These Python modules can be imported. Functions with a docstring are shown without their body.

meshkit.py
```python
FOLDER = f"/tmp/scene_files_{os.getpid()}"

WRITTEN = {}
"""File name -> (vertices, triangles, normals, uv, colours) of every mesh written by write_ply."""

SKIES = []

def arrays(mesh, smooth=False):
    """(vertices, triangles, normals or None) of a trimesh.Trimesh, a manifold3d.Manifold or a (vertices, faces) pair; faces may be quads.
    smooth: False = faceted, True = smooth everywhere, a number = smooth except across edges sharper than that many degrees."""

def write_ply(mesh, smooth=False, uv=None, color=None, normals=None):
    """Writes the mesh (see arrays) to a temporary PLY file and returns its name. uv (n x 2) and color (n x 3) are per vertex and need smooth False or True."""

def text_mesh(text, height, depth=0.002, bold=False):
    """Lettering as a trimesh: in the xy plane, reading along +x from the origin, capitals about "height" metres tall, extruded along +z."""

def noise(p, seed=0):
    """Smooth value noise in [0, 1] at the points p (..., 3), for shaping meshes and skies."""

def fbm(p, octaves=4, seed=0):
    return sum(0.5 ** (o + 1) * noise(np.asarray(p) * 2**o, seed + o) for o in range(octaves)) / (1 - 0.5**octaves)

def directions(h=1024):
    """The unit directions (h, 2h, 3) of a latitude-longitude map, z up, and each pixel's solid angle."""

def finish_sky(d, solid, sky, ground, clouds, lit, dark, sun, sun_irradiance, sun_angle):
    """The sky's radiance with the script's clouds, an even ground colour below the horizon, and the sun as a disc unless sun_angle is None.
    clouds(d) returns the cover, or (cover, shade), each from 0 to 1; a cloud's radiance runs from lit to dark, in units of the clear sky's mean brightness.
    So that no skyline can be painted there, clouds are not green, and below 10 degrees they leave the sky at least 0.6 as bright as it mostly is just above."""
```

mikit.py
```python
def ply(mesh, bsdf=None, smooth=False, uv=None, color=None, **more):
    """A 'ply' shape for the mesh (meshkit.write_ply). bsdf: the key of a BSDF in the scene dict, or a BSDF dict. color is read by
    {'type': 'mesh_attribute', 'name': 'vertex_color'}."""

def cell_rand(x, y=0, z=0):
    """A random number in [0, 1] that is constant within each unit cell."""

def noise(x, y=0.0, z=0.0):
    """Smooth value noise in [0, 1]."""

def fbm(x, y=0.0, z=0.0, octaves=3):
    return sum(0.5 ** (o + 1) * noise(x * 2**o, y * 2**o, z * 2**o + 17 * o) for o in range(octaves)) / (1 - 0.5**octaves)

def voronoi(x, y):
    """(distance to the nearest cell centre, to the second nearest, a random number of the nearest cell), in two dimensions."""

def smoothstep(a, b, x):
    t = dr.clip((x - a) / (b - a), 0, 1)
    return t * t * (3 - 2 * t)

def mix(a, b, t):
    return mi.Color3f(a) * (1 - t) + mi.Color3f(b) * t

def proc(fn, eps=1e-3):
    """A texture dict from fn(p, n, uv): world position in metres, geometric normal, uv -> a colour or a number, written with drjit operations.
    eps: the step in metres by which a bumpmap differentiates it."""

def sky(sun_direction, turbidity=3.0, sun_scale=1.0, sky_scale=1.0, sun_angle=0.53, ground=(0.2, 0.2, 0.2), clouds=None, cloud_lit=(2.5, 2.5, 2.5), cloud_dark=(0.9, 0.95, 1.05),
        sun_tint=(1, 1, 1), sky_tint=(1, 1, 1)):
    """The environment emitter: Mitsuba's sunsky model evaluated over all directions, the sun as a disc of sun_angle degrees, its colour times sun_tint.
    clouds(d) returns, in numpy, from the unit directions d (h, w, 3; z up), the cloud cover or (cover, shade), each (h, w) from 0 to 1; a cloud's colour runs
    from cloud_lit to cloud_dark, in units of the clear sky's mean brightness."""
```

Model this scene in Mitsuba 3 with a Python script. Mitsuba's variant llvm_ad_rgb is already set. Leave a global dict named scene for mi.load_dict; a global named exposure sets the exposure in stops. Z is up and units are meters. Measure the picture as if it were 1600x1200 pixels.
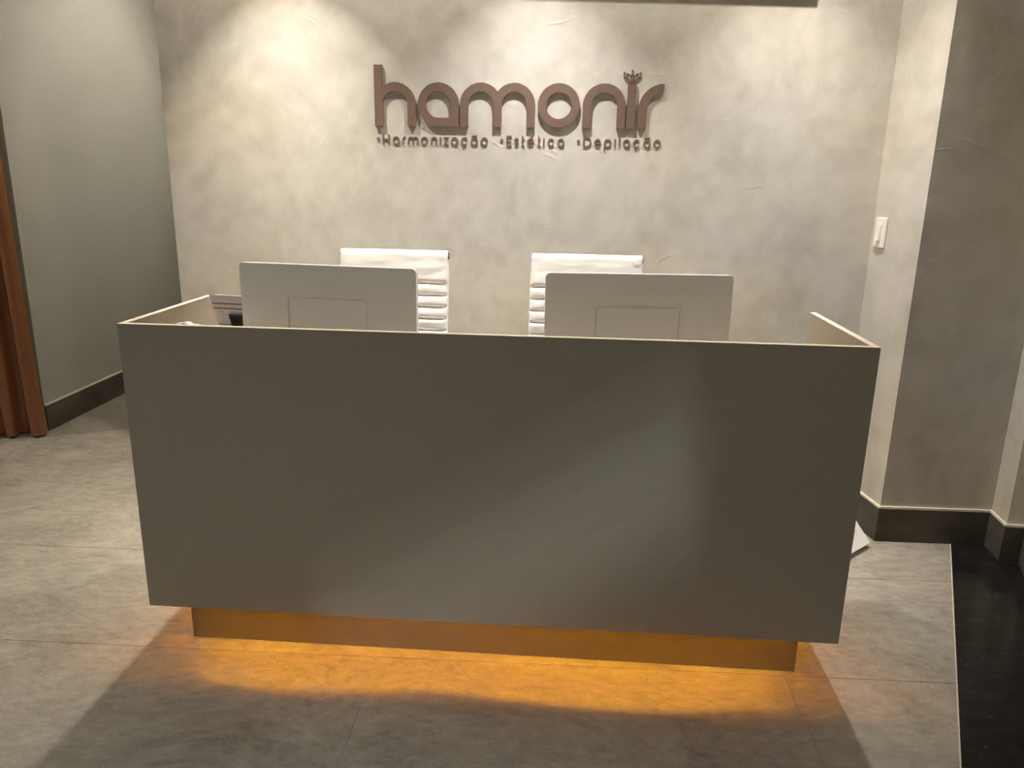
import math, random
import numpy as np, trimesh, drjit as dr, mitsuba as mi, mikit, meshkit
from shapely.geometry import Polygon, LineString, Point, box as sbox
from shapely import affinity, union_all
from mikit import proc, noise, fbm, smoothstep, mix, cell_rand

T = mi.ScalarTransform4f
scene, labels = {}, {}
exposure = 1.8

# ------------------------------------------------------------------ camera
R_ = np.array([0.99857, 0.05051, 0.01738]); U_ = np.array([-0.0298, 0.2567, 0.966]); F_ = np.array([-0.0443, 0.9652, -0.2579])
C_ = np.array([1.1592, -1.9867, 1.3804])
scene['camera'] = {'type': 'perspective', 'fov': 2 * math.degrees(math.atan(800 / 1202.03)), 'fov_axis': 'x', 'near_clip': 0.05, 'far_clip': 60.0,
                   'to_world': T().look_at(origin=C_.tolist(), target=(C_ + F_).tolist(), up=U_.tolist())}

# ------------------------------------------------------------------ frames of reference
AL, AW, YW = -0.02255, -0.04488, 1.3472     # turn of the desk, turn of the feature wall, distance of the feature wall
CEIL = 2.65


def desk(p):
    p = np.asarray(p, float); c, s = math.cos(AL), math.sin(AL)
    return np.stack([c * p[..., 0] - s * p[..., 1], s * p[..., 0] + c * p[..., 1], p[..., 2]], -1)


def wall(p):
    p = np.asarray(p, float); c, s = math.cos(AW), math.sin(AW)
    return np.stack([c * p[..., 0] - s * p[..., 1], s * p[..., 0] + c * p[..., 1], p[..., 2]], -1)


# ------------------------------------------------------------------ lights: a row of ceiling spots close to the feature wall, one by the curtain, dim ones farther off
WARM = np.array([1.0, 0.905, 0.755])
WARM_B = np.array([1.0, 0.958, 0.89])
FRONT = np.array([0.84, 0.97, 1.02])
COOL = np.array([1.0, 0.95, 0.80])


def spot(name, pos, target, power, beam, cut, tint=WARM, spread=0.016):
    for k in range(3):
        a = 2.1 * k + 0.4
        o = np.array(pos) + spread * np.array([math.cos(a), math.sin(a), 0])
        scene[f'{name}_light_{k}'] = {'type': 'spot', 'to_world': T().look_at(origin=o.tolist(), target=list(map(float, target)), up=[0, 1, 0.01]),
                                      'intensity': {'type': 'rgb', 'value': (tint * power / 3).tolist()}, 'cutoff_angle': float(cut), 'beam_width': float(beam)}


DESK_LAMPS = [wall((0.02, YW - 0.42, CEIL - 0.03)), wall((1.02, YW - 0.42, CEIL - 0.03)), wall((2.0, YW - 0.42, CEIL - 0.03))]
for i, p in enumerate(DESK_LAMPS):
    spot(f'desk_spot_{i}', p, p + [0, 0.02, -1], (7.2, 5.7, 4.2)[i], 4, (38, 38, 39)[i], (WARM, WARM_B, WARM_B)[i])
    spot(f'desk_spill_{i}', p, p + [0, 0, -1], 0.45, 60, 84)
LEFT_LAMP = np.array([-3.2, 0.87, CEIL - 0.03])
spot('left_spot', LEFT_LAMP, LEFT_LAMP + [0.55, 0, -1], 2.5, 25, 65)
HALL_LAMP = np.array([-0.15, 2.9, CEIL - 0.03])
spot('hall_spot', HALL_LAMP, (-1.56, 2.8, 1.7), 2.3, 22, 52, COOL)
FRONT_LAMPS = [np.array([-0.4, -2.6, CEIL - 0.03]), np.array([2.4, -2.6, CEIL - 0.03])]
for i, p in enumerate(FRONT_LAMPS):
    spot(f'front_spot_{i}', p, p + [0, 0, -1], (2.9, 0.95)[i], 30, 75, FRONT)

OUT_LAMP = np.array([0.9, -11.0, 2.2])      # out in the passage, shining in through the narrow opening behind the camera
for i in range(4):
    spot(f'passage_spot_{i}', OUT_LAMP + 0.05 * np.array([math.cos(1.57 * i + .5), 0, math.sin(1.57 * i + .5)]), (0.95, 0, 0.5), 6.0, 8, 14, FRONT, 0.03)

# ------------------------------------------------------------------ materials


def two(b):
    return {'type': 'twosided', 'bsdf': b}


def pr(rgb, rough=0.5, **k):
    return two({'type': 'principled', 'base_color': {'type': 'rgb', 'value': list(rgb)} if not isinstance(rgb, dict) else rgb, 'roughness': rough, **k})


def strokes(u, v, size, seed, density, width):
    # short curved trowel marks: at most one per cell, each with its own place, direction, length and bend
    a, b = u / size, v / size
    cx, cy = dr.floor(a), dr.floor(b)
    r = [cell_rand(cx, cy, seed + k) for k in range(5)]
    lu, lv = a - cx - (0.35 + 0.3 * r[0]), b - cy - (0.35 + 0.3 * r[1])
    th = r[2] * math.pi
    c, s = dr.cos(th), dr.sin(th)
    t, w = c * lu + s * lv, c * lv - s * lu
    w = w + (r[3] - 0.5) * 2.4 * t * t
    ln = 0.14 + 0.2 * r[4]
    core = (1 - smoothstep(width * 0.3, width, dr.abs(w))) * (1 - smoothstep(ln * 0.5, ln, dr.abs(t)))
    return core * dr.select(cell_rand(cx, cy, seed + 9) < density, 1.0, 0.0) * (0.4 + 0.6 * r[0])


def plaster_fn(p, n, uv):
    # trowelled plaster: broad cloudy patches, short sweeps, and thin ridges left by the trowel
    u = mi.Float(p.x) * 0.98 + mi.Float(p.y) * 0.9
    v = mi.Float(p.z)
    wx = fbm(u * 1.7, v * 1.7, 3.0) - 0.5
    wz = fbm(u * 1.7, v * 1.7, 9.0) - 0.5
    a = fbm((u + 0.25 * wx) * 5.0, (v + 0.25 * wz) * 5.5, 1.0, octaves=5)
    b = fbm((u + 0.3 * wz) * 20, (v + 0.3 * wx) * 15, 5.0, octaves=4)
    warm = smoothstep(0.35, 0.7, fbm(u * 1.3, v * 1.6, 21.0))
    t = dr.clip(0.5 + (a - 0.5) * 0.62 + (b - 0.5) * 0.72, 0, 1)
    c = mix((0.440, 0.408, 0.357), (0.605, 0.566, 0.502), t)
    c = c * mix((0.975, 1.0, 1.045), (1.03, 1.0, 0.94), warm)
    ridge = strokes(u + 0.1 * wx, v + 0.1 * wz, 0.13, 3, 0.55, 0.020) + strokes(u + 0.07, v + 0.05, 0.075, 23, 0.40, 0.026) + strokes(u + 0.13, v + 0.21, 0.23, 43, 0.5, 0.011)
    dark = strokes(u + 0.031, v + 0.017, 0.11, 63, 0.35, 0.03)
    return c * (1 + 0.13 * ridge - 0.07 * dark)


def plaster_bump(p, n, uv):
    u = mi.Float(p.x) * 0.98 + mi.Float(p.y) * 0.9
    v = mi.Float(p.z)
    wx = fbm(u * 1.7, v * 1.7, 3.0) - 0.5
    wz = fbm(u * 1.7, v * 1.7, 9.0) - 0.5
    b = fbm((u + 0.8 * wz) * 9, (v + 0.8 * wx) * 5, 5.0, octaves=3)
    ridge = strokes(u + 0.1 * wx, v + 0.1 * wz, 0.13, 3, 0.55, 0.034) + strokes(u + 0.13, v + 0.21, 0.23, 43, 0.5, 0.020)
    return 0.22 * b + 0.11 * ridge


def stone_fn(p, n, uv):
    # porcelain tile: cement look with fine streaks running along the tile
    x, y = mi.Float(p.x), mi.Float(p.y)
    z = mi.Float(p.z)
    w = fbm(x * 2.5, y * 2.5, 2.0) - 0.5
    a = fbm((x + 0.4 * w) * 6, (y + 0.4 * w) * 8, 7.0, octaves=5)
    s = fbm((x + w * 0.2) * 32, (y + z + 0.10 * w) * 62, 12.0, octaves=4)
    f = noise(x * 260, y * 330, z * 160)
    t = dr.clip(0.5 + (a - 0.5) * 0.8 + (s - 0.5) * 0.75 + (f - 0.5) * 0.35, 0, 1)
    c = mix((0.228, 0.202, 0.166), (0.420, 0.375, 0.312), t)
    g = dr.abs(fbm((x + w) * 14, (y - 0.5 * w) * 26, 31.0) - 0.5)
    vein = (1 - smoothstep(0.0, 0.02, g)) * smoothstep(0.52, 0.66, fbm(x * 9, y * 12, 40.0))
    return c * (1 + 0.16 * vein)


def base_fn(p, n, uv):
    x, y, z = mi.Float(p.x), mi.Float(p.y), mi.Float(p.z)
    a = fbm((x + y) * 5, z * 9, 3.0, octaves=4)
    s = noise((x + y) * 70, z * 90, 8.0)
    return mix((0.060, 0.050, 0.040), (0.120, 0.105, 0.088), dr.clip(0.5 + (a - 0.5) * 1.6 + (s - 0.5) * 0.2, 0, 1))


def granite_fn(p, n, uv):
    x, y = mi.Float(p.x), mi.Float(p.y)
    a = fbm(x * 6, y * 6, 1.0, octaves=4)
    sp = smoothstep(0.90, 0.96, noise(x * 190, y * 190, 3.0)) * smoothstep(0.6, 0.8, noise(x * 23, y * 23, 9.0))
    st = fbm(x * 22, y * 75, 5.0, octaves=3)
    return mix((0.006, 0.006, 0.006), (0.020, 0.018, 0.016), dr.clip(a * 0.7 + (st - 0.4) * 0.8, 0, 1)) + mi.Color3f(0.09, 0.085, 0.08) * sp


def curtain_fn(p, n, uv):
    z, x, y = mi.Float(p.z), mi.Float(p.x), mi.Float(p.y)
    t = noise(x * 400, y * 400, z * 30) * 0.5 + fbm(x * 9, y * 9, z * 3) * 0.5
    return mix((0.195, 0.072, 0.025), (0.275, 0.106, 0.040), t)


def paint_fn(p, n, uv):
    t = fbm(mi.Float(p.y) * 3, mi.Float(p.z) * 3, mi.Float(p.x) * 3)
    return mix((0.395, 0.375, 0.325), (0.425, 0.405, 0.355), t)


def laminate_fn(p, n, uv):
    t = noise(mi.Float(p.x) * 700, mi.Float(p.y) * 700, mi.Float(p.z) * 700)
    return mix((0.305, 0.256, 0.196), (0.323, 0.273, 0.211), t)


def paper_fn(p, n, uv):
    # a printed form: head bars, ruled boxes and grey lines of print too small to read
    u, v = mi.Float(uv.x), mi.Float(uv.y)      # u across, v down the sheet, 0..1
    dark = mi.Float(0)
    for c0, h, d in ((0.105, 0.010, 0.75), (0.165, 0.010, 0.75), (0.365, 0.010, 0.7), (0.425, 0.010, 0.7), (0.70, 0.009, 0.6), (0.76, 0.009, 0.6)):
        dark = dark + d * dr.select(dr.abs(v - c0) < h, 1.0, 0.0)
    for c0 in (0.205, 0.245, 0.29, 0.33, 0.50, 0.54, 0.58, 0.62, 0.84, 0.88):
        word = dr.select(noise(u * 26, c0 * 50) > 0.42, 1.0, 0.0)
        dark = dark + 0.28 * word * dr.select((dr.abs(v - c0) < 0.010) & (u > 0.08) & (u < 0.9), 1.0, 0.0)
    return mix((0.70, 0.64, 0.62), (0.10, 0.07, 0.08), dr.clip(dark, 0, 1))


scene['mat_plaster'] = two({'type': 'bumpmap', 'bump': proc(plaster_bump, eps=2e-3), 'scale': 0.010, 'bsdf': {'type': 'principled', 'base_color': proc(plaster_fn), 'roughness': 0.5, 'specular': 0.35}})
scene['mat_paint'] = pr(proc(paint_fn), 0.6)
scene['mat_ceiling'] = pr((0.72, 0.70, 0.66), 0.8)
scene['mat_tile'] = pr(proc(stone_fn), 0.42, specular=0.4)
scene['mat_grout'] = pr((0.46, 0.42, 0.35), 0.8)
scene['mat_screed'] = pr((0.16, 0.14, 0.115), 0.9)
scene['mat_base'] = pr(proc(base_fn), 0.35, specular=0.25)
scene['mat_granite'] = pr(proc(granite_fn), 0.18, specular=0.22)
scene['mat_laminate'] = pr(proc(laminate_fn), 0.32, specular=0.45)
scene['mat_bead'] = pr((0.74, 0.68, 0.57), 0.5)
scene['mat_kick'] = pr((0.095, 0.082, 0.064), 0.32)
scene['mat_edge'] = pr((0.60, 0.51, 0.40), 0.4)
scene['mat_edge_band'] = pr((0.78, 0.69, 0.56), 0.35)
scene['mat_sign'] = pr((0.165, 0.112, 0.090), 0.40, specular=0.3)
scene['mat_white'] = pr((0.80, 0.78, 0.73), 0.35)
scene['mat_frame'] = pr((0.88, 0.87, 0.82), 0.3)
scene['mat_monitor'] = pr((0.82, 0.80, 0.75), 0.36)
scene['mat_logo'] = pr((0.76, 0.737, 0.685), 0.34)
scene['mat_black'] = pr((0.018, 0.018, 0.020), 0.3)
scene['mat_glass'] = pr((0.012, 0.012, 0.014), 0.06)
scene['mat_leather'] = pr((0.83, 0.82, 0.80), 0.38, sheen=0.1)
scene['mat_chrome'] = two({'type': 'roughconductor', 'material': 'Cr', 'alpha': 0.12})
scene['mat_dark_metal'] = pr((0.08, 0.075, 0.07), 0.35, metallic=0.6)
scene['mat_curtain'] = pr(proc(curtain_fn), 0.42, sheen=0.6, specular=0.6)
scene['mat_paper'] = two({'type': 'diffuse', 'reflectance': proc(paper_fn)})
scene['mat_plain_paper'] = pr((0.74, 0.71, 0.66), 0.7)
scene['mat_picture'] = pr((0.62, 0.50, 0.36), 0.4)
scene['mat_rubber'] = pr((0.03, 0.03, 0.03), 0.6)

# ------------------------------------------------------------------ helpers


def numbered(key):
    if key not in scene and not any(k.startswith(key + '__') for k in scene) and key not in labels:
        return key
    i = 1
    while f'{key}_{i:03d}' in scene or any(k.startswith(f'{key}_{i:03d}__') for k in scene) or f'{key}_{i:03d}' in labels:
        i += 1
    return f'{key}_{i:03d}'


def thing(name, label, category, group=None):
    key = numbered(name)
    labels[key] = {'label': label, 'category': category}
    if group:
        labels[key]['group'] = group
    return key


def obj(name, mesh, mat, parent=None, smooth=False, label=None, **k):
    key = (parent + '__' if parent else '') + name
    if key in scene:
        i = 1
        while f'{key}_{i:03d}' in scene:
            i += 1
        key = f'{key}_{i:03d}'
    scene[key] = mikit.ply(mesh, mat, smooth=smooth, **k)
    if label:
        labels.setdefault(key, {})['label'] = label
    return key


def struct(name, mesh, mat, smooth=False):
    key = obj(name, mesh, mat, None, smooth)
    labels[key] = {'kind': 'structure'}
    return key


def cat(ms):
    return trimesh.util.concatenate([m for m in ms])


def bx(x0, x1, y0, y1, z0, z1, bev=0.0):
    m = trimesh.creation.box(bounds=[[x0, y0, z0], [x1, y1, z1]])
    if bev > 0:
        pts = []
        for sx in (0, 1):
            for sy in (0, 1):
                for sz in (0, 1):
                    c = np.array([(x0, x1)[sx], (y0, y1)[sy], (z0, z1)[sz]])
                    d = np.array([1 - 2 * sx, 1 - 2 * sy, 1 - 2 * sz]) * bev
                    pts += [c + d * [0, 1, 1], c + d * [1, 0, 1], c + d * [1, 1, 0]]
        m = trimesh.convex.convex_hull(np.array(pts))
    return m


def mv(mesh, fn):
    m = mesh.copy(); m.vertices = fn(m.vertices)
    return m


def extrude(poly, h):
    geoms = getattr(poly, 'geoms', [poly])
    return cat([trimesh.creation.extrude_polygon(g, h, engine='earcut') for g in geoms if g.area > 1e-10])


def up_prism(pts, z0, z1):
    m = extrude(Polygon(pts), z1 - z0); m.apply_translation([0, 0, z0])
    return m


def tube(path, r, n=10, closed=False, cap=True):
    path = np.asarray(path, float); k = len(path)
    tang = np.gradient(path, axis=0)
    if closed:
        tang = np.roll(path, -1, 0) - np.roll(path, 1, 0)
    tang /= np.linalg.norm(tang, axis=1, keepdims=True)
    ref = np.array([0, 0, 1.0]) if abs(tang[0][2]) < 0.9 else np.array([1.0, 0, 0])
    a = np.cross(tang[0], ref); a /= np.linalg.norm(a)
    rings = []
    rr = np.broadcast_to(r, (k,))
    for i in range(k):
        a = a - tang[i] * (a @ tang[i]); a /= np.linalg.norm(a); b = np.cross(tang[i], a)
        th = np.arange(n) / n * 2 * np.pi
        rings.append(path[i] + rr[i] * (np.cos(th)[:, None] * a + np.sin(th)[:, None] * b))
    v = np.vstack(rings); f = []
    for i in range(k if closed else k - 1):
        j = (i + 1) % k
        for t in range(n):
            s = (t + 1) % n
            f += [[i * n + t, i * n + s, j * n + s], [i * n + t, j * n + s, j * n + t]]
    if cap and not closed:
        v = np.vstack([v, path[0], path[-1]])
        for t in range(n):
            s = (t + 1) % n
            f += [[k * n, s, t], [k * n + 1, (k - 1) * n + t, (k - 1) * n + s]]
    m = trimesh.Trimesh(v, f, process=False)
    m.fix_normals()
    return m


def lathe(profile, n=32):
    return trimesh.creation.revolve(np.asarray(profile, float), sections=n)


def grid_mesh(P):
    h, w = P.shape[:2]
    idx = np.arange(h * w).reshape(h, w)
    f = np.stack([idx[:-1, :-1], idx[:-1, 1:], idx[1:, 1:], idx[1:, :-1]], -1).reshape(-1, 4)
    f = np.vstack([f[:, [0, 1, 2]], f[:, [0, 2, 3]]])
    return trimesh.Trimesh(P.reshape(-1, 3), f, process=False)


def slab_from_grids(A, B):
    """A closed thin solid between two grids of the same shape (A in front, B behind)."""
    h, w = A.shape[:2]
    a = grid_mesh(A); b = grid_mesh(B); n = h * w
    idx = np.arange(n).reshape(h, w)
    loop = np.concatenate([idx[0, :], idx[1:, -1], idx[-1, -2::-1], idx[-2:0:-1, 0]])
    nx = np.roll(loop, -1)
    side = np.vstack([np.stack([loop, loop + n, nx + n], -1), np.stack([loop, nx + n, nx], -1)])
    m = trimesh.Trimesh(np.vstack([a.vertices, b.vertices]), np.vstack([a.faces, b.faces[:, ::-1] + n, side]), process=False)
    m.fix_normals()
    return m


def rrect(w, h, r, cx=0.0, cy=0.0):
    return affinity.translate(sbox(-w / 2 + r, -h / 2 + r, w / 2 - r, h / 2 - r).buffer(r, quad_segs=8), cx, cy)


# ------------------------------------------------------------------ the room
# floor: a screed slab, porcelain tiles 1.20 x 0.60 m with narrow joints, a black granite strip at the right
XMIN, XMAX, YMIN, YMAX = -4.6, 4.6, -5.2, 6.2
struct('floor', bx(XMIN, XMAX, YMIN, YMAX, -0.12, -0.012), 'mat_screed')
G0, G1, G2 = np.array([2.799, 0.925]), np.array([2.466, 0.217]), np.array([2.203, -0.348])
gd = (G2 - G0) / np.linalg.norm(G2 - G0)
Gfar = G0 + gd * 3.4
tile_zone = Polygon([(XMIN, YMIN), (Gfar[0], YMIN), tuple(Gfar), tuple(G0), (G0[0], YMAX), (XMIN, YMAX)])
rows = np.arange(-9, 11)
for r in rows:
    y0 = -0.007 + 0.6 * r
    off = {0: 0.27, 1: -0.15, 2: 0.787}.get(r, 0.685 if r % 2 else 0.31)
    for c in range(-6, 6):
        x0 = off + 1.187 * c
        t = sbox(x0 + 0.0009, y0 + 0.0009, x0 + 1.187 - 0.0009, y0 + 0.6 - 0.0009).intersection(tile_zone)
        if t.is_empty or t.area < 0.002:
            continue
        g = t if t.geom_type == 'Polygon' else max(t.geoms, key=lambda q: q.area)
        m = extrude(g, 0.011); m.apply_translation([0, 0, -0.0115])
        obj('tile', m, 'mat_tile', 'floor')
obj('joint_filler', bx(XMIN, 3.0, YMIN, YMAX, -0.012, -0.0022), 'mat_grout', 'floor')
# granite: slabs laid along the strip, with a pale joint at their edge
gn = np.array([-gd[1], gd[0]])
if gn[0] < 0:
    gn = -gn
strip = Polygon([tuple(G0 + gn * 0.0038), tuple(Gfar + gn * 0.0038), (XMAX, Gfar[1]), (XMAX, 0.93), (G0[0] + 0.0038, 0.93)])
cuts = [0.95, -0.95, -2.9]
for hi, lo in zip(cuts[:-1], cuts[1:]):
    g = strip.intersection(sbox(0, lo + 0.0008, 9, hi - 0.0008))
    if not g.is_empty:
        m = extrude(g, 0.0115); m.apply_translation([0, 0, -0.0115])
        obj('granite_slab', m, 'mat_granite', 'floor', label='black polished granite slab')
m = extrude(Polygon([tuple(G0), tuple(Gfar), tuple(Gfar + gn * 0.0038), tuple(G0 + gn * 0.0038)]), 0.0120); m.apply_translation([0, 0, -0.0115])
struct('trim_1', m, 'mat_edge')

# feature wall with its free left end, corridor behind it
WL, WR = -0.5495, 2.512
struct('wall_back', mv(bx(WL, WR, YW, YW + 0.16, 0, CEIL, 0.002), wall), 'mat_plaster')
# right-hand wall: the pillar and its two set-backs towards the camera
SW = [(2.4545, 1.2383), (2.5004, 0.9147), (2.9321, 0.9147), (2.9186, 0.7855), (2.9928, 0.7783), (2.9400, 0.6500), (3.20, 0.60), (3.20, YMIN), (XMAX, YMIN), (XMAX, 1.6), (2.47, 1.6)]
struct('wall_right', up_prism(SW, 0, CEIL), 'mat_plaster')
struct('wall_left', bx(XMIN, -1.562, 1.890, YMAX, 0, CEIL), 'mat_paint')
struct('wall_far', bx(-1.562, XMAX, YMAX - 0.1, YMAX, 0, CEIL), 'mat_paint')
struct('wall_corridor', bx(0.35, 0.45, 1.6, YMAX - 0.1, 0, CEIL), 'mat_paint')
struct('wall_side', bx(XMIN - 0.1, XMIN, YMIN, 1.890, 0, CEIL), 'mat_paint')
struct('ceiling', bx(XMIN - 0.1, XMAX, YMIN - 0.1, YMAX, CEIL, CEIL + 0.1), 'mat_ceiling')
DX0, DX1 = 0.70, 1.25
rear = cat([bx(XMIN, DX0, YMIN - 0.1, YMIN, 0, CEIL), bx(DX1, XMAX, YMIN - 0.1, YMIN, 0, CEIL), bx(DX0, DX1, YMIN - 0.1, YMIN, 2.3, CEIL)])
struct('wall_rear', rear, 'mat_paint')
# the passage outside: its floor, and the sloping flight of stairs whose soffit and parapet cut the light that falls in
struct('floor_passage', bx(-5, 6, -12, YMIN - 0.1, -0.1, 0), 'mat_screed')


def slope_band(x0, z0, x1, z1, h, y0, y1):
    m = extrude(Polygon([(x0, z0), (x1, z1), (x1, z1 + h), (x0, z0 + h)]), y1 - y0); v = m.vertices.copy()
    m.vertices = np.stack([v[:, 0], y1 - v[:, 2], v[:, 1]], -1); m.fix_normals()
    return m


def out_pt(p):      # where a ray from the passage lamp to a point of the desk front crosses the stairs
    q = desk(np.array([p[0], 0, p[1]])); k = 3.0 / (q[1] + 11.0)
    return (OUT_LAMP[0] + (q[0] - OUT_LAMP[0]) * k, OUT_LAMP[2] + (q[2] - OUT_LAMP[2]) * k)


STAIR_A, STAIR_B = ((0.50, 0.20), (1.60, 0.90)), ((1.10, 0.10), (1.60, 0.52))
for k, (nm, seg, h) in enumerate((('trim_2', STAIR_A, 1.2), ('trim_3', STAIR_B, -1.2))):
    a, b = np.array(out_pt(seg[0])), np.array(out_pt(seg[1])); d = (b - a)
    struct(nm, slope_band(*(a - 3 * d), *(b + 3 * d), h, -8.1, -8.0), 'mat_paint')

# baseboards of dark porcelain, in pieces with a pale bead on top
BH = 0.1415


def baseboard(name, pts, cuts, side=1, fn=None, th=0.009):
    """pts: footprint polyline along the wall; each straight piece becomes a child; side: which side of the line the board stands."""
    V = [np.array(p, float) for p in pts]
    ds = [(b - a) / np.linalg.norm(b - a) for a, b in zip(V[:-1], V[1:])]
    ns = [np.array([-d[1], d[0]]) * side for d in ds]

    def off(i, w):       # mitred offset of corner i
        n0, n1 = ns[max(i - 1, 0)], ns[min(i, len(ns) - 1)]
        b = n0 + n1
        return V[i] + b * w * 2 / (b @ b)
    ident = fn or (lambda v: v)
    beads = []
    for i, n in enumerate(cuts):
        p, q, po, qo = V[i], V[i + 1], off(i, th), off(i + 1, th)
        m = extrude(Polygon([p, q, q + (qo - q) * 0.9, p + (po - p) * 0.9]), 0.009); m.apply_translation([0, 0, BH - 0.001])
        beads.append(m)
        ks = np.linspace(0, 1, n + 1)
        gap = 0.0007 / np.linalg.norm(q - p)
        for k, (a, b) in enumerate(zip(ks[:-1], ks[1:])):
            a += gap if k else 0; b -= gap if k < n - 1 else 0
            poly = Polygon([p + (q - p) * a, p + (q - p) * b, po + (qo - po) * b, po + (qo - po) * a])
            obj('board', mv(extrude(poly, BH - 0.001), ident), 'mat_base', name)
    struct(name, mv(cat(beads), ident), 'mat_bead')


baseboard('baseboard_left', [(-1.562, 1.891), (-1.562, YMAX - 0.1)], [7], side=-1)
baseboard('baseboard_right', [(2.4545, 1.2383), (2.5004, 0.9147), (2.9321, 0.9147), (2.9186, 0.7855), (2.9928, 0.7783), (2.9400, 0.65), (3.2, 0.6)], [1, 1, 1, 1, 1, 1], side=-1)
baseboard('baseboard_back', [(WL, YW), (2.45, YW)], [3], side=-1, fn=wall)

# ------------------------------------------------------------------ reception desk
W, H, D, ZB = 2.0, 0.985, 0.535, 0.1345
PT = 0.018
t = thing('reception_desk', 'taupe laminate reception desk with high front and amber light beneath', 'desk')


def dobj(name, mesh, mat, parent, smooth=False, **k):
    return obj(name, mv(mesh, desk), mat, parent, smooth, **k)


dobj('front_panel', bx(0, W, 0, PT, ZB, H - 0.001, 0.0008), 'mat_laminate', t)
dobj('side_panel', bx(0, PT, PT, D, ZB, H - 0.001, 0.0008), 'mat_laminate', t)
dobj('side_panel', bx(W - PT, W, PT, D, ZB, H - 0.001, 0.0008), 'mat_laminate', t)
dobj('edge_band', cat([bx(0, W, 0, PT, H - 0.001, H, 0), bx(0, PT, PT, D, H - 0.001, H, 0), bx(W - PT, W, PT, D, H - 0.001, H, 0)]), 'mat_edge_band', t, label='pale edge band along the top')
dobj('worktop', bx(PT, W - PT, PT, 0.60, 0.725, 0.75, 0.001), 'mat_edge', t)
dobj('bottom_panel', bx(PT, W - PT, PT, D, 0.195, 0.213, 0), 'mat_laminate', t)
dobj('toe_kick', cat([bx(0.0961, 1.9094, 0.0566, 0.0746, 0, 0.195, 0.0006), bx(0.0961, 0.1141, 0.0746, 0.5, 0, 0.195, 0.0006), bx(1.8914, 1.9094, 0.0746, 0.5, 0, 0.195, 0.0006)]), 'mat_kick', t, label='darker toe kick under the desk')
# drawers under the worktop, seen from the staff side
for x0 in (0.12, 1.50):
    dobj('drawer_unit', bx(x0, x0 + 0.38, 0.08, 0.52, 0.2135, 0.722, 0.002), 'mat_laminate', t)
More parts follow.
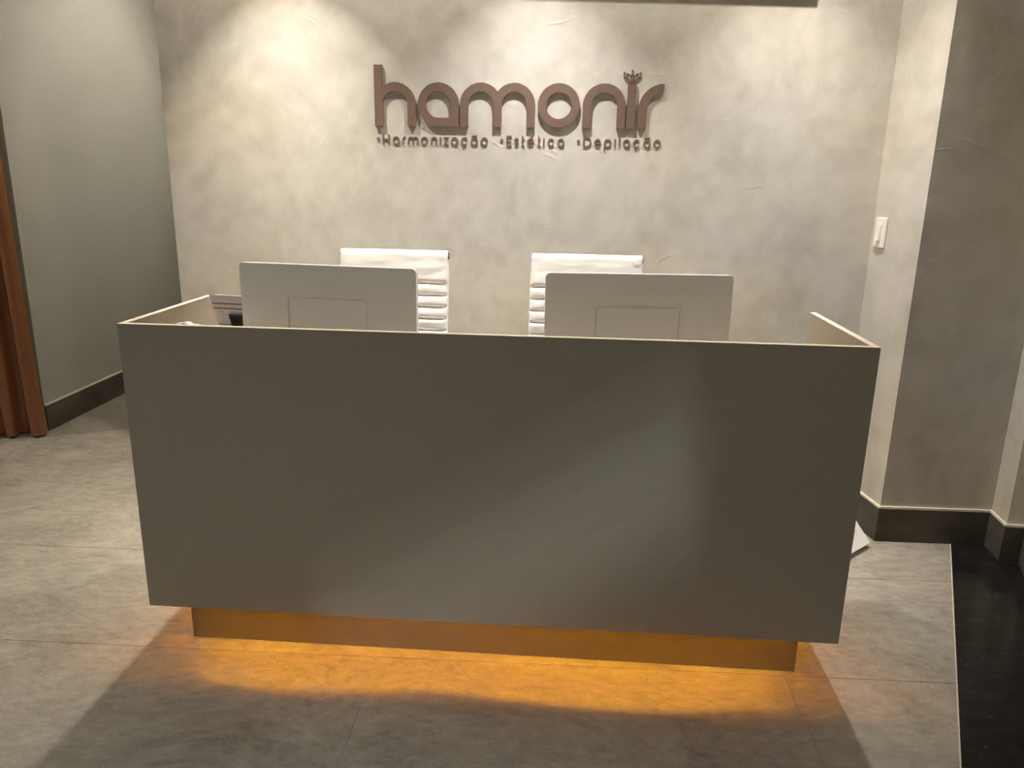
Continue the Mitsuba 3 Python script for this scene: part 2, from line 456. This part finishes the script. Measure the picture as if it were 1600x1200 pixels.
# the amber LED strip that hangs a little unevenly behind the lip of the front panel
xs = np.linspace(0.10, 1.905, 90)
cut = np.interp(xs, [0.1, 0.19, 0.30, 0.40, 0.55, 0.69, 0.77, 0.91, 1.09, 1.27, 1.44, 1.62, 1.80, 1.9], [0.13, 0.15, 0.19, 0.19, 0.16, 0.155, 0.128, 0.130, 0.148, 0.168, 0.165, 0.155, 0.120, 0.11])
yl = 0.047
zs = ZB + (yl - PT) * ZB / (cut + PT)
path = np.stack([xs, np.full_like(xs, yl), zs], -1)
yy = np.linspace(0.08, 0.49, 12)
led = thing('led_strip', 'amber LED strip glowing beneath the front of the desk', 'led strip')
amber = {'type': 'area', 'radiance': {'type': 'rgb', 'value': [70.0, 26.5, 0.0]}}


def ribbon(path, nrm, w=0.006):
    path = np.asarray(path); nrm = np.asarray(nrm, float) / np.linalg.norm(nrm)
    tg = np.gradient(path, axis=0); tg /= np.linalg.norm(tg, axis=1, keepdims=True)
    b = np.cross(tg, nrm)
    m = grid_mesh(np.stack([path - b * w / 2, path + b * w / 2], 0))
    if m.face_normals.mean(0) @ nrm < 0:
        m.invert()
    return m


obj('strip', mv(ribbon(path, (0, -0.22, -1)), desk), 'mat_white', led, emitter=amber)
amber2 = {'type': 'area', 'radiance': {'type': 'rgb', 'value': [16.0, 6.0, 0.0]}}
obj('side_strip', mv(ribbon(np.stack([np.full_like(yy, 0.086), yy, np.full_like(yy, 0.160)], -1), (-0.6, 0, -1)), desk), 'mat_white', led, emitter=amber2)
obj('side_strip', mv(ribbon(np.stack([np.full_like(yy, 1.9195), yy, np.full_like(yy, 0.160)], -1), (0.6, 0, -1)), desk), 'mat_white', led, emitter=amber2)

# ------------------------------------------------------------------ wall lettering
LT = 0.0138
XH0, XH1 = 1.582, 1.7505
ST = 0.0335


def wl_mesh(poly, th=LT, gap=0.0):
    """A shape drawn in the wall's plane (x along the wall, z up) as raised lettering."""
    m = extrude(poly, th)
    v = m.vertices.copy()
    m.vertices = wall(np.stack([v[:, 0], YW - gap - v[:, 2], v[:, 1]], -1))
    m.fix_normals()
    return m


def arch(x0, x1, zt=XH1, zb=XH0, s=ST):
    """An n-shaped arch between outer x0 and x1."""
    r = (x1 - x0) / 2; cx = (x0 + x1) / 2
    outer = union_all([Point(cx, zt - r).buffer(r, quad_segs=24), sbox(x0, zb, x1, zt - r)])
    inner = union_all([Point(cx, zt - r).buffer(r - s, quad_segs=24), sbox(x0 + s, zb - 1, x1 - s, zt - r)])
    return outer.difference(inner)


def ring(x0, x1, zt=XH1, zb=XH0, s=ST):
    p = Point(0, 0).buffer(1, quad_segs=32)
    cx, cz = (x0 + x1) / 2, (zt + zb) / 2
    return affinity.translate(affinity.scale(p, (x1 - x0) / 2, (zt - zb) / 2), cx, cz).difference(affinity.translate(affinity.scale(p, (x1 - x0) / 2 - s, (zt - zb) / 2 - s), cx, cz))


def letter_a(x0, x1, zt=XH1, zb=XH0, s=ST):
    cx, cz = (x0 + x1) / 2, (zt + zb) / 2
    o = union_all([affinity.translate(affinity.scale(Point(0, 0).buffer(1, quad_segs=32), (x1 - x0) / 2, (zt - zb) / 2), cx, cz), sbox(cx, zb, x1, cz)])
    i = union_all([affinity.translate(affinity.scale(Point(0, 0).buffer(1, quad_segs=32), (x1 - x0) / 2 - s, (zt - zb) / 2 - s), cx, cz), sbox(cx, zb + s, x1 - s, cz)])
    return o.difference(i)


def letter_r(x0, x1, zt=XH1, zb=XH0, s=ST):
    # quarter arch that ends in a flat cut at x1
    r = x1 - x0
    cx, cz = x1, zt - r
    q = Point(cx, cz).buffer(r, quad_segs=32).difference(Point(cx, cz).buffer(r - s, quad_segs=32)).intersection(sbox(x0 - 1, cz, x1, zt + 1))
    return union_all([q, sbox(x0, zb, x0 + s, cz + 0.001)])


sg = thing('sign_lettering', 'raised brown lettering hamonir with a lotus over the letter i on the plaster wall', 'sign')
h_arch = arch(0.3645, 0.5345)
obj('letter', wl_mesh(union_all([sbox(0.3645, XH0, 0.3645 + ST, 1.816), h_arch])), 'mat_sign', sg, label='brown letter h')
obj('letter', wl_mesh(letter_a(0.5445, 0.7125)), 'mat_sign', sg, label='first letter a, brown')
obj('letter', wl_mesh(union_all([arch(0.7175, 0.8875), arch(0.854, 1.0225)])), 'mat_sign', sg, label='brown letter m')
obj('letter', wl_mesh(ring(1.0335, 1.2020)), 'mat_sign', sg, label='brown letter o')
obj('letter', wl_mesh(arch(1.2135, 1.3835)), 'mat_sign', sg, label='brown letter n')
obj('letter', wl_mesh(sbox(1.3885, XH0, 1.3885 + ST, XH1)), 'mat_sign', sg, label='brown letter i')
obj('letter', wl_mesh(letter_r(1.4345, 1.5305)), 'mat_sign', sg, label='brown letter r')

# the lotus: petal outlines and three dots
LX, LZ = 1.4045, 1.7545


def petal(cx, cz, ln, wd, ang, s=0.0021):
    a = np.linspace(0, math.pi, 24)
    top = np.stack([np.cos(a[::-1]) * 0 + np.linspace(0, ln, 24), wd * np.sin(a) ** 0.9], -1)
    pts = np.vstack([top, top[::-1] * [1, -1]])
    p = Polygon(pts).buffer(0)
    o = p.difference(p.buffer(-s))
    return affinity.translate(affinity.rotate(o, ang, origin=(0, 0)), cx, cz)


lotus = [petal(LX, LZ, 0.036, 0.0095, 90), petal(LX, LZ + 0.001, 0.042, 0.009, 58), petal(LX, LZ + 0.001, 0.042, 0.009, 122)]
bowl = []
for sgn in (-1, 1):
    th = np.linspace(0, 1, 20)
    xs_ = sgn * 0.0358 * np.sin(th * math.pi / 2); zs_ = 0.0255 * (1 - np.cos(th * math.pi / 2))
    up = np.stack([xs_, zs_], -1)
    ret = np.stack([np.linspace(sgn * 0.0358, sgn * 0.004, 14), 0.0255 - 0.0025 * np.linspace(0, 1, 14) - 0.019 * np.linspace(0, 1, 14) ** 2.2], -1)
    p = Polygon(np.vstack([up, ret])).buffer(0)
    bowl.append(affinity.translate(p.difference(p.buffer(-0.0024)), LX, LZ))
dots = [Point(LX - 0.0312, LZ + 0.0362).buffer(0.0042), Point(LX, LZ + 0.0445).buffer(0.0042), Point(LX + 0.0312, LZ + 0.0362).buffer(0.0042)]
obj('lotus_emblem', wl_mesh(union_all(lotus + bowl + dots).simplify(0.0001), 0.004), 'mat_sign', sg, label='small brown lotus outline with three dots')

# the tagline: thin rounded strokes, drawn as centre lines
tg = thing('sign_tagline', 'small raised dark lettering Harmonização Estética Depilação under the large sign', 'sign')
Z0, Z1, ZC = 1.5075, 1.5415, 1.5490
SW_ = 0.0058


def stroke(lines, w=SW_):
    return union_all([LineString(l).buffer(w / 2, quad_segs=4) for l in lines])


def arc(cx, cz, rx, rz, a0, a1, n=20):
    a = np.radians(np.linspace(a0, a1, n))
    return list(zip(cx + rx * np.cos(a), cz + rz * np.sin(a)))


def glyph(ch, x0, x1):
    h = SW_ / 2; x0 += h; x1 -= h; z0, z1, zc = Z0 + h, Z1 - h, ZC - h
    cx, cz, rx, rz = (x0 + x1) / 2, (z0 + z1) / 2, (x1 - x0) / 2, (z1 - z0) / 2
    if ch == 'H':
        return [[(x0, z0), (x0, zc)], [(x1, z0), (x1, zc)], [(x0, (z0 + zc) / 2), (x1, (z0 + zc) / 2)]]
    if ch == 'E':
        m = (z0 + zc) / 2
        return [[(x1, z0), (x0, z0), (x0, zc), (x1, zc)], [(x0, m), (x1 - 0.002, m)]]
    if ch == 'D':
        r = (zc - z0) / 2
        return [[(x0, z0), (x0, zc), (x0 + 0.011, zc)] + arc(x0 + 0.011, z0 + r, x1 - x0 - 0.011, r, 90, -90) + [(x0, z0)]]
    if ch in 'aã':
        l = [arc(cx, cz, rx, rz, 0, 360, 32), [(x1, cz), (x1, z0)], [(cx, z0), (x1, z0)]]
        if ch == 'ã':
            l.append([(cx - 0.0085, zc - 0.0015), (cx - 0.004, zc + 0.001), (cx + 0.003, zc - 0.001), (cx + 0.0085, zc + 0.0015)])
        return l
    if ch == 'r':
        return [[(x0, z0), (x0, z0 + rz)] + arc(x1, z0 + rz, x1 - x0, rz, 180, 90)]
    if ch == 'm':
        q = (x1 - x0) / 4; zr = z1 - q
        return [[(x0, z0), (x0, zr)] + arc(x0 + q, zr, q, q, 180, 0) + [(cx, z0)], [(cx, zr)] + arc(cx + q, zr, q, q, 180, 0) + [(x1, z0)]]
    if ch == 'n':
        zr = z1 - rx
        return [[(x0, z0), (x0, zr)] + arc(cx, zr, rx, rx, 180, 0) + [(x1, z0)]]
    if ch == 'o':
        return [arc(cx, cz, rx, rz, 0, 360, 32)]
    if ch == 'i':
        return [[(cx, z0), (cx, z1)]]
    if ch == 'l':
        return [[(cx, z0), (cx, zc)]]
    if ch == 'z':
        return [[(x0, z1), (x1, z1), (x0, z0), (x1, z0)]]
    if ch in 'cç':
        l = [arc(cx, cz, rx, rz, 42, 318, 28)]
        if ch == 'ç':
            l.append([(cx, z0), (cx + 0.003, z0 - 0.0045), (cx - 0.001, z0 - 0.009), (cx - 0.004, z0 - 0.009)])
        return l
    if ch == 's':
        q = rz / 2
        return [arc(cx, z1 - q, rx, q, 40, 270, 16) + arc(cx, z0 + q, rx, q, 90, -140, 16)]
    if ch == 't':
        s = x0 + (x1 - x0) * 0.35
        return [[(s, zc), (s, z0 + 0.006)] + arc(s + 0.006, z0 + 0.006, 0.006, 0.006, 180, 270, 6), [(s, z1 - 0.002), (x1, z1 - 0.002)]]
    if ch in 'eé':
        l = [arc(cx, cz, rx, rz, 0, 320, 28), [(x0, cz), (x1, cz)]]
        if ch == 'é':
            l.append([(cx, zc - 0.001), (cx + 0.006, zc + 0.007)])
        return l
    if ch == 'p':
        return [arc(cx, cz, rx, rz, 0, 360, 32), [(x0, cz), (x0, z0 - 0.0125)]]
    raise ValueError(ch)


TAG = [('•', .3665, .3811), ('H', .392, .4212), ('a', .4346, .4641), ('r', .4749, .4899), ('m', .4991, .5422), ('o', .5534, .5827), ('n', .5956, .6208), ('i', .6324, .6388), ('z', .6484, .6699),
       ('a', .6787, .7086), ('ç', .7213, .7484), ('ã', .7618, .7908), ('o', .8027, .8323), ('•', .8825, .8955), ('E', .9085, .9301), ('s', .9411, .9590), ('t', .9677, .9819), ('é', .9929, 1.0212),
       ('t', 1.0344, 1.0477), ('i', 1.0586, 1.0636), ('c', 1.0773, 1.1041), ('a', 1.1168, 1.1440), ('•', 1.1947, 1.2078), ('D', 1.2204, 1.2538), ('e', 1.2650, 1.2925), ('p', 1.3046, 1.3346),
       ('i', 1.3467, 1.3517), ('l', 1.3646, 1.3696), ('a', 1.3816, 1.4093), ('ç', 1.4218, 1.4485), ('ã', 1.4628, 1.4908), ('o', 1.5028, 1.5316)]
for ch, a, b in TAG:
    if ch == '•':
        dot = affinity.translate(affinity.scale(Point(0, 0).buffer(1, quad_segs=10), 0.0062, 0.0072), (a + b) / 2, 1.5305)
        obj('bullet', wl_mesh(dot, 0.0042), 'mat_sign', tg)
    else:
        obj('letter', wl_mesh(stroke(glyph(ch, a, b)), 0.0042), 'mat_sign', tg)

# ------------------------------------------------------------------ monitors


def make_monitor(cx, cy, ang, ztop, label):
    t = thing('monitor', label, 'monitor', 'monitors on the reception desk')
    c, s = math.cos(ang), math.sin(ang)

    def pl(v):
        v = np.asarray(v, float)
        return np.stack([cx + c * v[:, 0] - s * v[:, 1], cy + s * v[:, 0] + c * v[:, 1], v[:, 2]], -1)
    WM, HM, TH = 0.54, 0.318, 0.019
    zc = ztop - HM / 2

    def plate(poly, y0, y1):
        m = extrude(poly, y1 - y0); v = m.vertices.copy()
        m.vertices = np.stack([v[:, 0], y0 + v[:, 2], v[:, 1] + zc], -1); m.fix_normals()
        return m
    out = rrect(WM, HM, 0.014)
    ins = rrect(0.245, 0.24, 0.010, 0.0, HM / 2 - 0.094 - 0.12).intersection(sbox(-1, -HM / 2 + 0.03, 1, 1))
    o2 = rrect(WM - 0.003, HM - 0.003, 0.013)
    # the back cover: outer skin with the recess left open, the body behind it
    obj('back_cover', mv(cat([plate(o2.difference(ins), 0.0, 0.0012), plate(out.difference(ins), 0.0012, 0.0065), plate(out, 0.0065, TH - 0.004)]), pl), 'mat_monitor', t)
    obj('recessed_plate', mv(plate(ins.buffer(-0.0026).intersection(sbox(-1, -1, 1, HM / 2 - 0.0995)), 0.0030, 0.0066), pl), 'mat_monitor', t, label='plate sunk in the back cover')
    fr = out.difference(rrect(WM - 0.016, HM - 0.016, 0.004))
    obj('bezel', mv(plate(fr, TH - 0.004, TH), pl), 'mat_white', t)
    obj('screen', mv(plate(rrect(WM - 0.016, HM - 0.016, 0.004), TH - 0.004, TH - 0.001), pl), 'mat_glass', t)
    # the maker's mark, faintly embossed: a disc with a face line and two letters
    mk = Point(-0.0235, 0).buffer(0.0135, quad_segs=12)
    mark = [mk.difference(mk.buffer(-0.0018)), sbox(-0.0246, -0.0055, -0.0228, 0.006), sbox(-0.0246, -0.0055, -0.0185, -0.0038), Point(-0.0290, 0.0045).buffer(0.0017),
            sbox(-0.0005, -0.0105, 0.0030, 0.0105), sbox(-0.0005, -0.0105, 0.0100, -0.0072)]
    G = Point(0.0235, 0).buffer(0.0107, quad_segs=14)
    mark.append(G.difference(G.buffer(-0.0034)).difference(sbox(0.0245, 0.0005, 0.05, 0.0062)))
    mark.append(sbox(0.0240, -0.0018, 0.0342, 0.0012))
    logo = affinity.translate(union_all(mark), -0.004, HM / 2 - 0.049)
    obj('logo', mv(plate(logo, -0.00025, 0.0), pl), 'mat_logo', t, label='faint embossed round mark with the letters LG')
    # stand
    obj('stand_neck', mv(bx(-0.032, 0.032, 0.007, 0.015, 0.757, ztop - HM + 0.01, 0.002), pl), 'mat_monitor', t)
    bp = extrude(rrect(0.24, 0.17, 0.02), 0.008); bp.apply_translation([0, 0.045, 0.7505])
    obj('stand_base', mv(bp, pl), 'mat_monitor', t)
    return t


make_monitor(0.5166, 0.2014, -0.135, 1.1305, 'left white monitor seen from behind on the desk, nearer the papers')
make_monitor(1.4188, 0.2330, 0.066, 1.1230, 'right white monitor seen from behind on the desk, nearer the light switch')

# ------------------------------------------------------------------ chairs


def make_chair(x0, x1, ztop, yl, label, yaw=0.0):
    t = thing('office_chair', label, 'chair', 'white ribbed chairs behind the desk')
    cx = (x0 + x1) / 2; wd = x1 - x0

    def pl(v):
        v = np.asarray(v, float); c, s = math.cos(yaw), math.sin(yaw)
        return desk(np.stack([cx + c * v[:, 0] - s * v[:, 1], yl + s * v[:, 0] + c * v[:, 1], v[:, 2]], -1))

    def lean(z):      # the back curves away as it rises
        return 0.14 * (z - ztop) + 0.10 * np.maximum(0, 0.62 - z) ** 1.0 * 0
    pitch = 0.0452
    seams = [ztop - 0.127 - k * pitch for k in range(12)]
    zz = np.unique(np.concatenate([np.linspace(ztop - 0.127, ztop, 26)] + [np.linspace(s - pitch, s, 10) for s in seams[:-1]]))
    us = np.linspace(-1, 1, 25)
    rib = np.zeros_like(zz)
    for i, z in enumerate(zz):
        if z >= seams[0]:
            q = (z - seams[0]) / 0.127
            rib[i] = 0.010 * min(1.0, (q / 0.12)) ** 0.5 if q < 0.12 else 0.010
            if q > 0.88:
                rib[i] = 0.010 - 0.016 * ((q - 0.88) / 0.12) ** 2
        else:
            q = ((seams[0] - z) % pitch) / pitch
            rib[i] = 0.010 * (max(0.0, 1 - abs(2 * q - 1) ** 3.0)) ** 0.6
    U, Z = np.meshgrid(us, zz)
    wob = (meshkit.fbm(np.stack([U * 2.2 + cx * 7, Z * 26, U * 0 + 3], -1), 3, seed=4) - 0.5) * 0.006
    edge = np.clip((1 - np.abs(U)) / 0.06, 0, 1) ** 0.5
    front = -(rib[:, None] + wob) * edge + 0.05 * 0
    hw = wd / 2 * (1 + 0.02 * (ztop - Z))
    Y = lean(Z) + 0.012 * U ** 2 * -1
    A = np.stack([U * hw, Y + front, Z], -1)
    B = np.stack([U * hw, Y + 0.010 - 0 * U, Z], -1)
    obj('backrest', mv(slab_from_grids(A, B), pl), 'mat_leather', t, smooth=35, label='white ribbed backrest')
    zb = zz[0]
    # slim rails at both edges, turning forward under the seat
    for s in (-1, 1):
        x = s * (wd / 2 - 0.0005)
        pth = [(x, lean(z) + 0.006, z) for z in np.linspace(ztop - 0.012, zb + 0.03, 14)]
        yb = lean(zb + 0.03) + 0.006
        pth += [(x, yb - 0.10 * math.sin(a) ** 1 - 0.0 * a, zb + 0.03 - 0.075 * (1 - math.cos(a))) for a in np.linspace(0.2, math.pi / 2, 8)]
        pth += [(x, yb - 0.10 - q, zb - 0.045 + 0.02 * q) for q in np.linspace(0.03, 0.34, 8)]
        obj('frame_rail', mv(tube(pth, 0.0045, 8), pl), 'mat_white', t, smooth=True)
        obj('corner_bracket', mv(bx(x - 0.003, x + 0.005, lean(ztop) - 0.007, lean(ztop) + 0.014, ztop - 0.031, ztop - 0.009, 0.0015), pl), 'mat_dark_metal', t, label='dark metal corner bracket')
        obj('corner_screw', mv(trimesh.creation.icosphere(2, 0.0042).apply_translation([x + s * 0.002, lean(ztop) - 0.009, ztop - 0.019]), pl), 'mat_chrome', t, smooth=True)
    # seat
    ys = np.linspace(0, 1, 60)
    yb = lean(zb) - 0.02
    q = (ys * 9) % 1.0
    rb = 0.010 * (np.maximum(0, 1 - np.abs(2 * q - 1) ** 3)) ** 0.6
    Us, Ys = np.meshgrid(us, ys)
    zt = zb - 0.015 + 0.015 * Ys - 0.05 * np.maximum(0, Ys - 0.85) ** 1.2 * 3
    At = np.stack([Us * wd / 2, yb - 0.42 * Ys, zt + rb[:, None]], -1)
    Bt = np.stack([Us * wd / 2, yb - 0.42 * Ys, zt - 0.014], -1)
    obj('seat', mv(slab_from_grids(Bt, At), pl), 'mat_leather', t, smooth=35)
    ym = yb - 0.21
    obj('seat_bracket', mv(bx(-wd / 2 - 0.005, wd / 2 + 0.005, ym - 0.05, ym + 0.05, zb - 0.058, zb - 0.036, 0.004), pl), 'mat_chrome', t)
    col = lathe([(0, 0.10), (0.026, 0.10), (0.026, 0.26), (0.015, 0.262), (0.015, zb - 0.055), (0, zb - 0.055)])
    col.apply_translation([0, ym, 0])
    obj('gas_column', mv(col, pl), 'mat_chrome', t, smooth=30)
    for k in range(5):
        a = 2 * math.pi * k / 5 + 0.3
        e = np.array([math.cos(a), math.sin(a), 0])
        pp = [np.array([0, ym, 0.115]) + e * d_ + [0, 0, -0.045 * (d_ / 0.29) ** 1.5] for d_ in np.linspace(0.0, 0.29, 8)]
        lg = obj('base_arm', mv(tube(pp, np.linspace(0.02, 0.012, 8), 8), pl), 'mat_chrome', t, smooth=30)
        wh = trimesh.creation.cylinder(0.027, 0.035, sections=20)
        wh.apply_transform(trimesh.geometry.align_vectors([0, 0, 1], [-e[1], e[0], 0]))
        wh.apply_translation(np.array([0, ym, 0.028]) + e * 0.285)
        obj('castor', mv(wh, pl), 'mat_rubber', lg, smooth=30)
    return t


make_chair(0.3128, 0.7375, 1.1036, 1.055, 'white ribbed leather chair behind the left monitor', 0.0)
make_chair(1.0650, 1.4909, 1.1022, 1.055, 'white ribbed leather chair behind the right monitor', 0.0)

# ------------------------------------------------------------------ light switch on the pillar's side
sd = np.array([2.5004 - 2.4545, 0.9147 - 1.2383]); sd /= np.linalg.norm(sd); sn = np.array([sd[1], -sd[0]])      # along the wall towards the camera, and out of it
s0 = np.array([2.4545, 1.2383])


def side(v):
    v = np.asarray(v, float)
    return np.stack([s0[0] + sd[0] * v[:, 0] + sn[0] * v[:, 1], s0[1] + sd[1] * v[:, 0] + sn[1] * v[:, 1], v[:, 2]], -1)


t = thing('light_switch', 'white light switch plate on the pillar beside the feature wall', 'light switch')
obj('plate', mv(bx(0.030, 0.105, 0, 0.009, 1.141, 1.259, 0.003), side), 'mat_white', t)
obj('module', mv(bx(0.053, 0.082, 0.009, 0.0115, 1.162, 1.238, 0.001), side), 'mat_frame', t)
rk = bx(0.056, 0.079, 0.0115, 0.019, 1.170, 1.230, 0.0005)
rk.vertices[:, 1] -= np.where(rk.vertices[:, 1] > 0.014, 0.006 * (rk.vertices[:, 2] - 1.17) / 0.06, 0)
obj('rocker', mv(rk, side), 'mat_white', t)

# ------------------------------------------------------------------ picture frame leaning on the floor to the right of the desk
t = thing('picture_frame', 'white picture frame leaning behind the right end of the desk', 'picture frame')
P0 = np.array([2.4528, 0.8479, 0.0205]); ea = np.array([-0.7323, -0.6809, 0.0]); nb = np.array([-0.6809, 0.7323, 0.0])
tau = math.radians(46); eb = nb * math.cos(tau) + np.array([0, 0, math.sin(tau)]); en = -nb * math.sin(tau) + np.array([0, 0, math.cos(tau)])
FA, FB, FW, FT = 0.30, 0.50, 0.042, 0.024


def fr_(poly, y0, y1):
    m = extrude(poly, y1 - y0); v = m.vertices.copy()
    m.vertices = P0 + v[:, :1] * ea + v[:, 1:2] * eb + (v[:, 2:3] + y0) * en; m.fix_normals()
    return m


o, i_ = [(0, 0), (FA, 0), (FA, FB), (0, FB)], [(FW, FW), (FA - FW, FW), (FA - FW, FB - FW), (FW, FB - FW)]
for k in range(4):
    j = (k + 1) % 4
    obj('moulding', fr_(Polygon([o[k], o[j], i_[j], i_[k]]).buffer(-0.0004), -FT, 0), 'mat_frame', t)
obj('picture', fr_(Polygon(i_).buffer(-0.0005), -FT + 0.004, -0.010), 'mat_picture', t, label='plain beige sheet in the frame')

# ------------------------------------------------------------------ papers, card reader and white bag at the left end of the worktop
t = thing('printed_form', 'printed paper form standing at the left end of the worktop', 'paper')
PX = np.array([0.048, 0.448, 0.9995])


nu, nv = 12, 24
Us, Vs = np.meshgrid(np.linspace(0, 1, nu), np.linspace(0, 1, nv))


def sheet_grid(off, w, h, x0=0.0):
    g = np.zeros((nv, nu, 3))
    z = Vs * h
    g[..., 0] = PX[0] + x0 + Us * w + 0.42 * z
    g[..., 1] = PX[1] - 0.30 * z + off 
    g[..., 2] = PX[2] - z - 0.003 * Us
    return g


A, B = sheet_grid(0, 0.150, 0.245), sheet_grid(0.0008, 0.150, 0.245)
uv = np.vstack([np.stack([Us.ravel(), Vs.ravel()], -1)] * 2)
h_, w_ = A.shape[:2]
sm = slab_from_grids(A, B)
key = obj('sheet', mv(sm, desk), 'mat_paper', t, uv=uv)
sup = slab_from_grids(sheet_grid(0.004, 0.12, 0.24, 0.02), sheet_grid(0.008, 0.12, 0.24, 0.02))
obj('stand', mv(sup, desk), 'mat_plain_paper', t)

t = thing('card_reader', 'small black card reader propped in front of the printed form', 'card reader')


def cr(v):
    v = np.asarray(v, float)
    return np.stack([0.139 + v[:, 0] + 0.28 * (0.95 - v[:, 2]), 0.375 + v[:, 1] - 0.25 * (0.95 - v[:, 2]) * 0.6, v[:, 2]], -1)


obj('body', mv(mv(bx(0, 0.075, 0, 0.022, 0.753, 0.952, 0.004), cr), desk), 'mat_black', t)
obj('display', mv(mv(bx(0.010, 0.065, -0.0012, 0, 0.905, 0.942, 0.0003), cr), desk), 'mat_glass', t)

t = thing('plastic_bag', 'crumpled white bag on the worktop in the left corner of the desk', 'bag')
ico = trimesh.creation.icosphere(4, 1.0)
d_ = ico.vertices
rr = 1 + 0.35 * (meshkit.fbm(d_ * 2.6 + 5, 4, seed=2) - 0.5) + 0.16 * np.abs(meshkit.noise(d_ * 6 + 1, seed=7) - 0.5)
v = np.sign(d_) * np.abs(d_) ** 0.75 * rr[:, None] * [0.055, 0.048, 0.105]
v = v - [0, 0, v[:, 2].min()]
v[:, 2] *= 0.2235 / v[:, 2].max()
ico.vertices = v + [0.130, 0.12, 0.7515]
obj('bag', mv(ico, desk), 'mat_frame', t, smooth=40)

# ------------------------------------------------------------------ curtain at the left
t = thing('curtain', 'rust brown satin curtain hanging to the floor at the left', 'curtain')
n = 260
s = np.linspace(0, 1, n)
along = np.array([-1.0, -0.30]); along /= np.linalg.norm(along); acr = np.array([-along[1], along[0]])
if acr[1] > 0:
    acr = -acr          # towards the camera
zs_ = np.concatenate([[0.012], np.linspace(0.03, 0.25, 8), np.linspace(0.4, 2.6, 24)])
S, Zc = np.meshgrid(s, zs_)
L = 1.25
ph = 2 * math.pi * S * L / 0.125
amp = 0.046 * (0.9 + 0.2 * np.sin(S * 23 + 1))
pw = ph - 0.5 + 0.22 * np.sin(Zc * 1.3 + S * 9)
wav = amp * np.sin(pw)
drape = 0.008 * np.sin(Zc * 2.1 + S * 14)
lat = S * L - 0.0095 * np.sin(2 * pw) + 0.010 * (1 - np.clip(Zc / 0.25, 0, 1)) * np.sin(S * 40 + 4.2)
P = np.zeros(S.shape + (3,))
base0 = np.array([-1.540, 1.828])
P[..., 0] = base0[0] + along[0] * lat + acr[0] * (wav + drape)
P[..., 1] = base0[1] + along[1] * lat + acr[1] * (wav + drape)
P[..., 2] = Zc
P[..., 0] += 0.016 - 0.020 * Zc
P2 = P.copy(); P2[..., 0] -= acr[0] * 0.002; P2[..., 1] -= acr[1] * 0.002
obj('cloth', slab_from_grids(P, P2), 'mat_curtain', t, smooth=60)
rod = tube([(base0[0] + along[0] * q, base0[1] + along[1] * q, 2.615) for q in (-0.0, 0.4, 0.8, 1.3)], 0.012, 12)
obj('rod', rod, 'mat_dark_metal', t, smooth=40)

# ------------------------------------------------------------------ wall television above the sign, and the downlights (all above the picture's edge)
t = thing('wall_television', 'wide flat television on the plaster wall above the sign', 'television')
tilt = 0.0


def tvp(v):
    v = np.asarray(v, float)
    x, y, z = v[:, 0], v[:, 1], v[:, 2]
    a = -0.0235
    return wall(np.stack([1.520 + x * math.cos(a) - z * math.sin(a), YW - y, 2.112 + x * math.sin(a) + z * math.cos(a)], -1))


obj('body', mv(bx(-0.555, 0.555, 0.012, 0.055, 0.0, 0.36, 0.004), tvp), 'mat_black', t)
obj('screen', mv(bx(-0.548, 0.548, 0.055, 0.0562, 0.008, 0.352, 0), tvp), 'mat_glass', t)
obj('wall_mount', mv(bx(-0.2, 0.2, 0.0, 0.012, 0.1, 0.3, 0.001), tvp), 'mat_dark_metal', t)


def downlight(p, label):
    t = thing('downlight', label, 'ceiling light', 'recessed ceiling lights')
    rim = lathe([(0.036, 0), (0.048, 0), (0.050, 0.002), (0.048, 0.004), (0.036, 0.004), (0.036, 0)], 28)
    rim.apply_translation([p[0], p[1], CEIL - 0.0045])
    obj('rim', rim, 'mat_white', t, smooth=40)


WHERE = ['above the left end of the desk', 'above the middle of the desk', 'above the right end of the desk', 'before the rust brown curtain', 'in the corridor behind the plaster wall', 'behind the camera on the curtain side', 'behind the camera on the black granite side']
for p, w in zip(DESK_LAMPS + [LEFT_LAMP, HALL_LAMP] + FRONT_LAMPS, WHERE):
    downlight(p, 'round white recessed downlight ' + w)
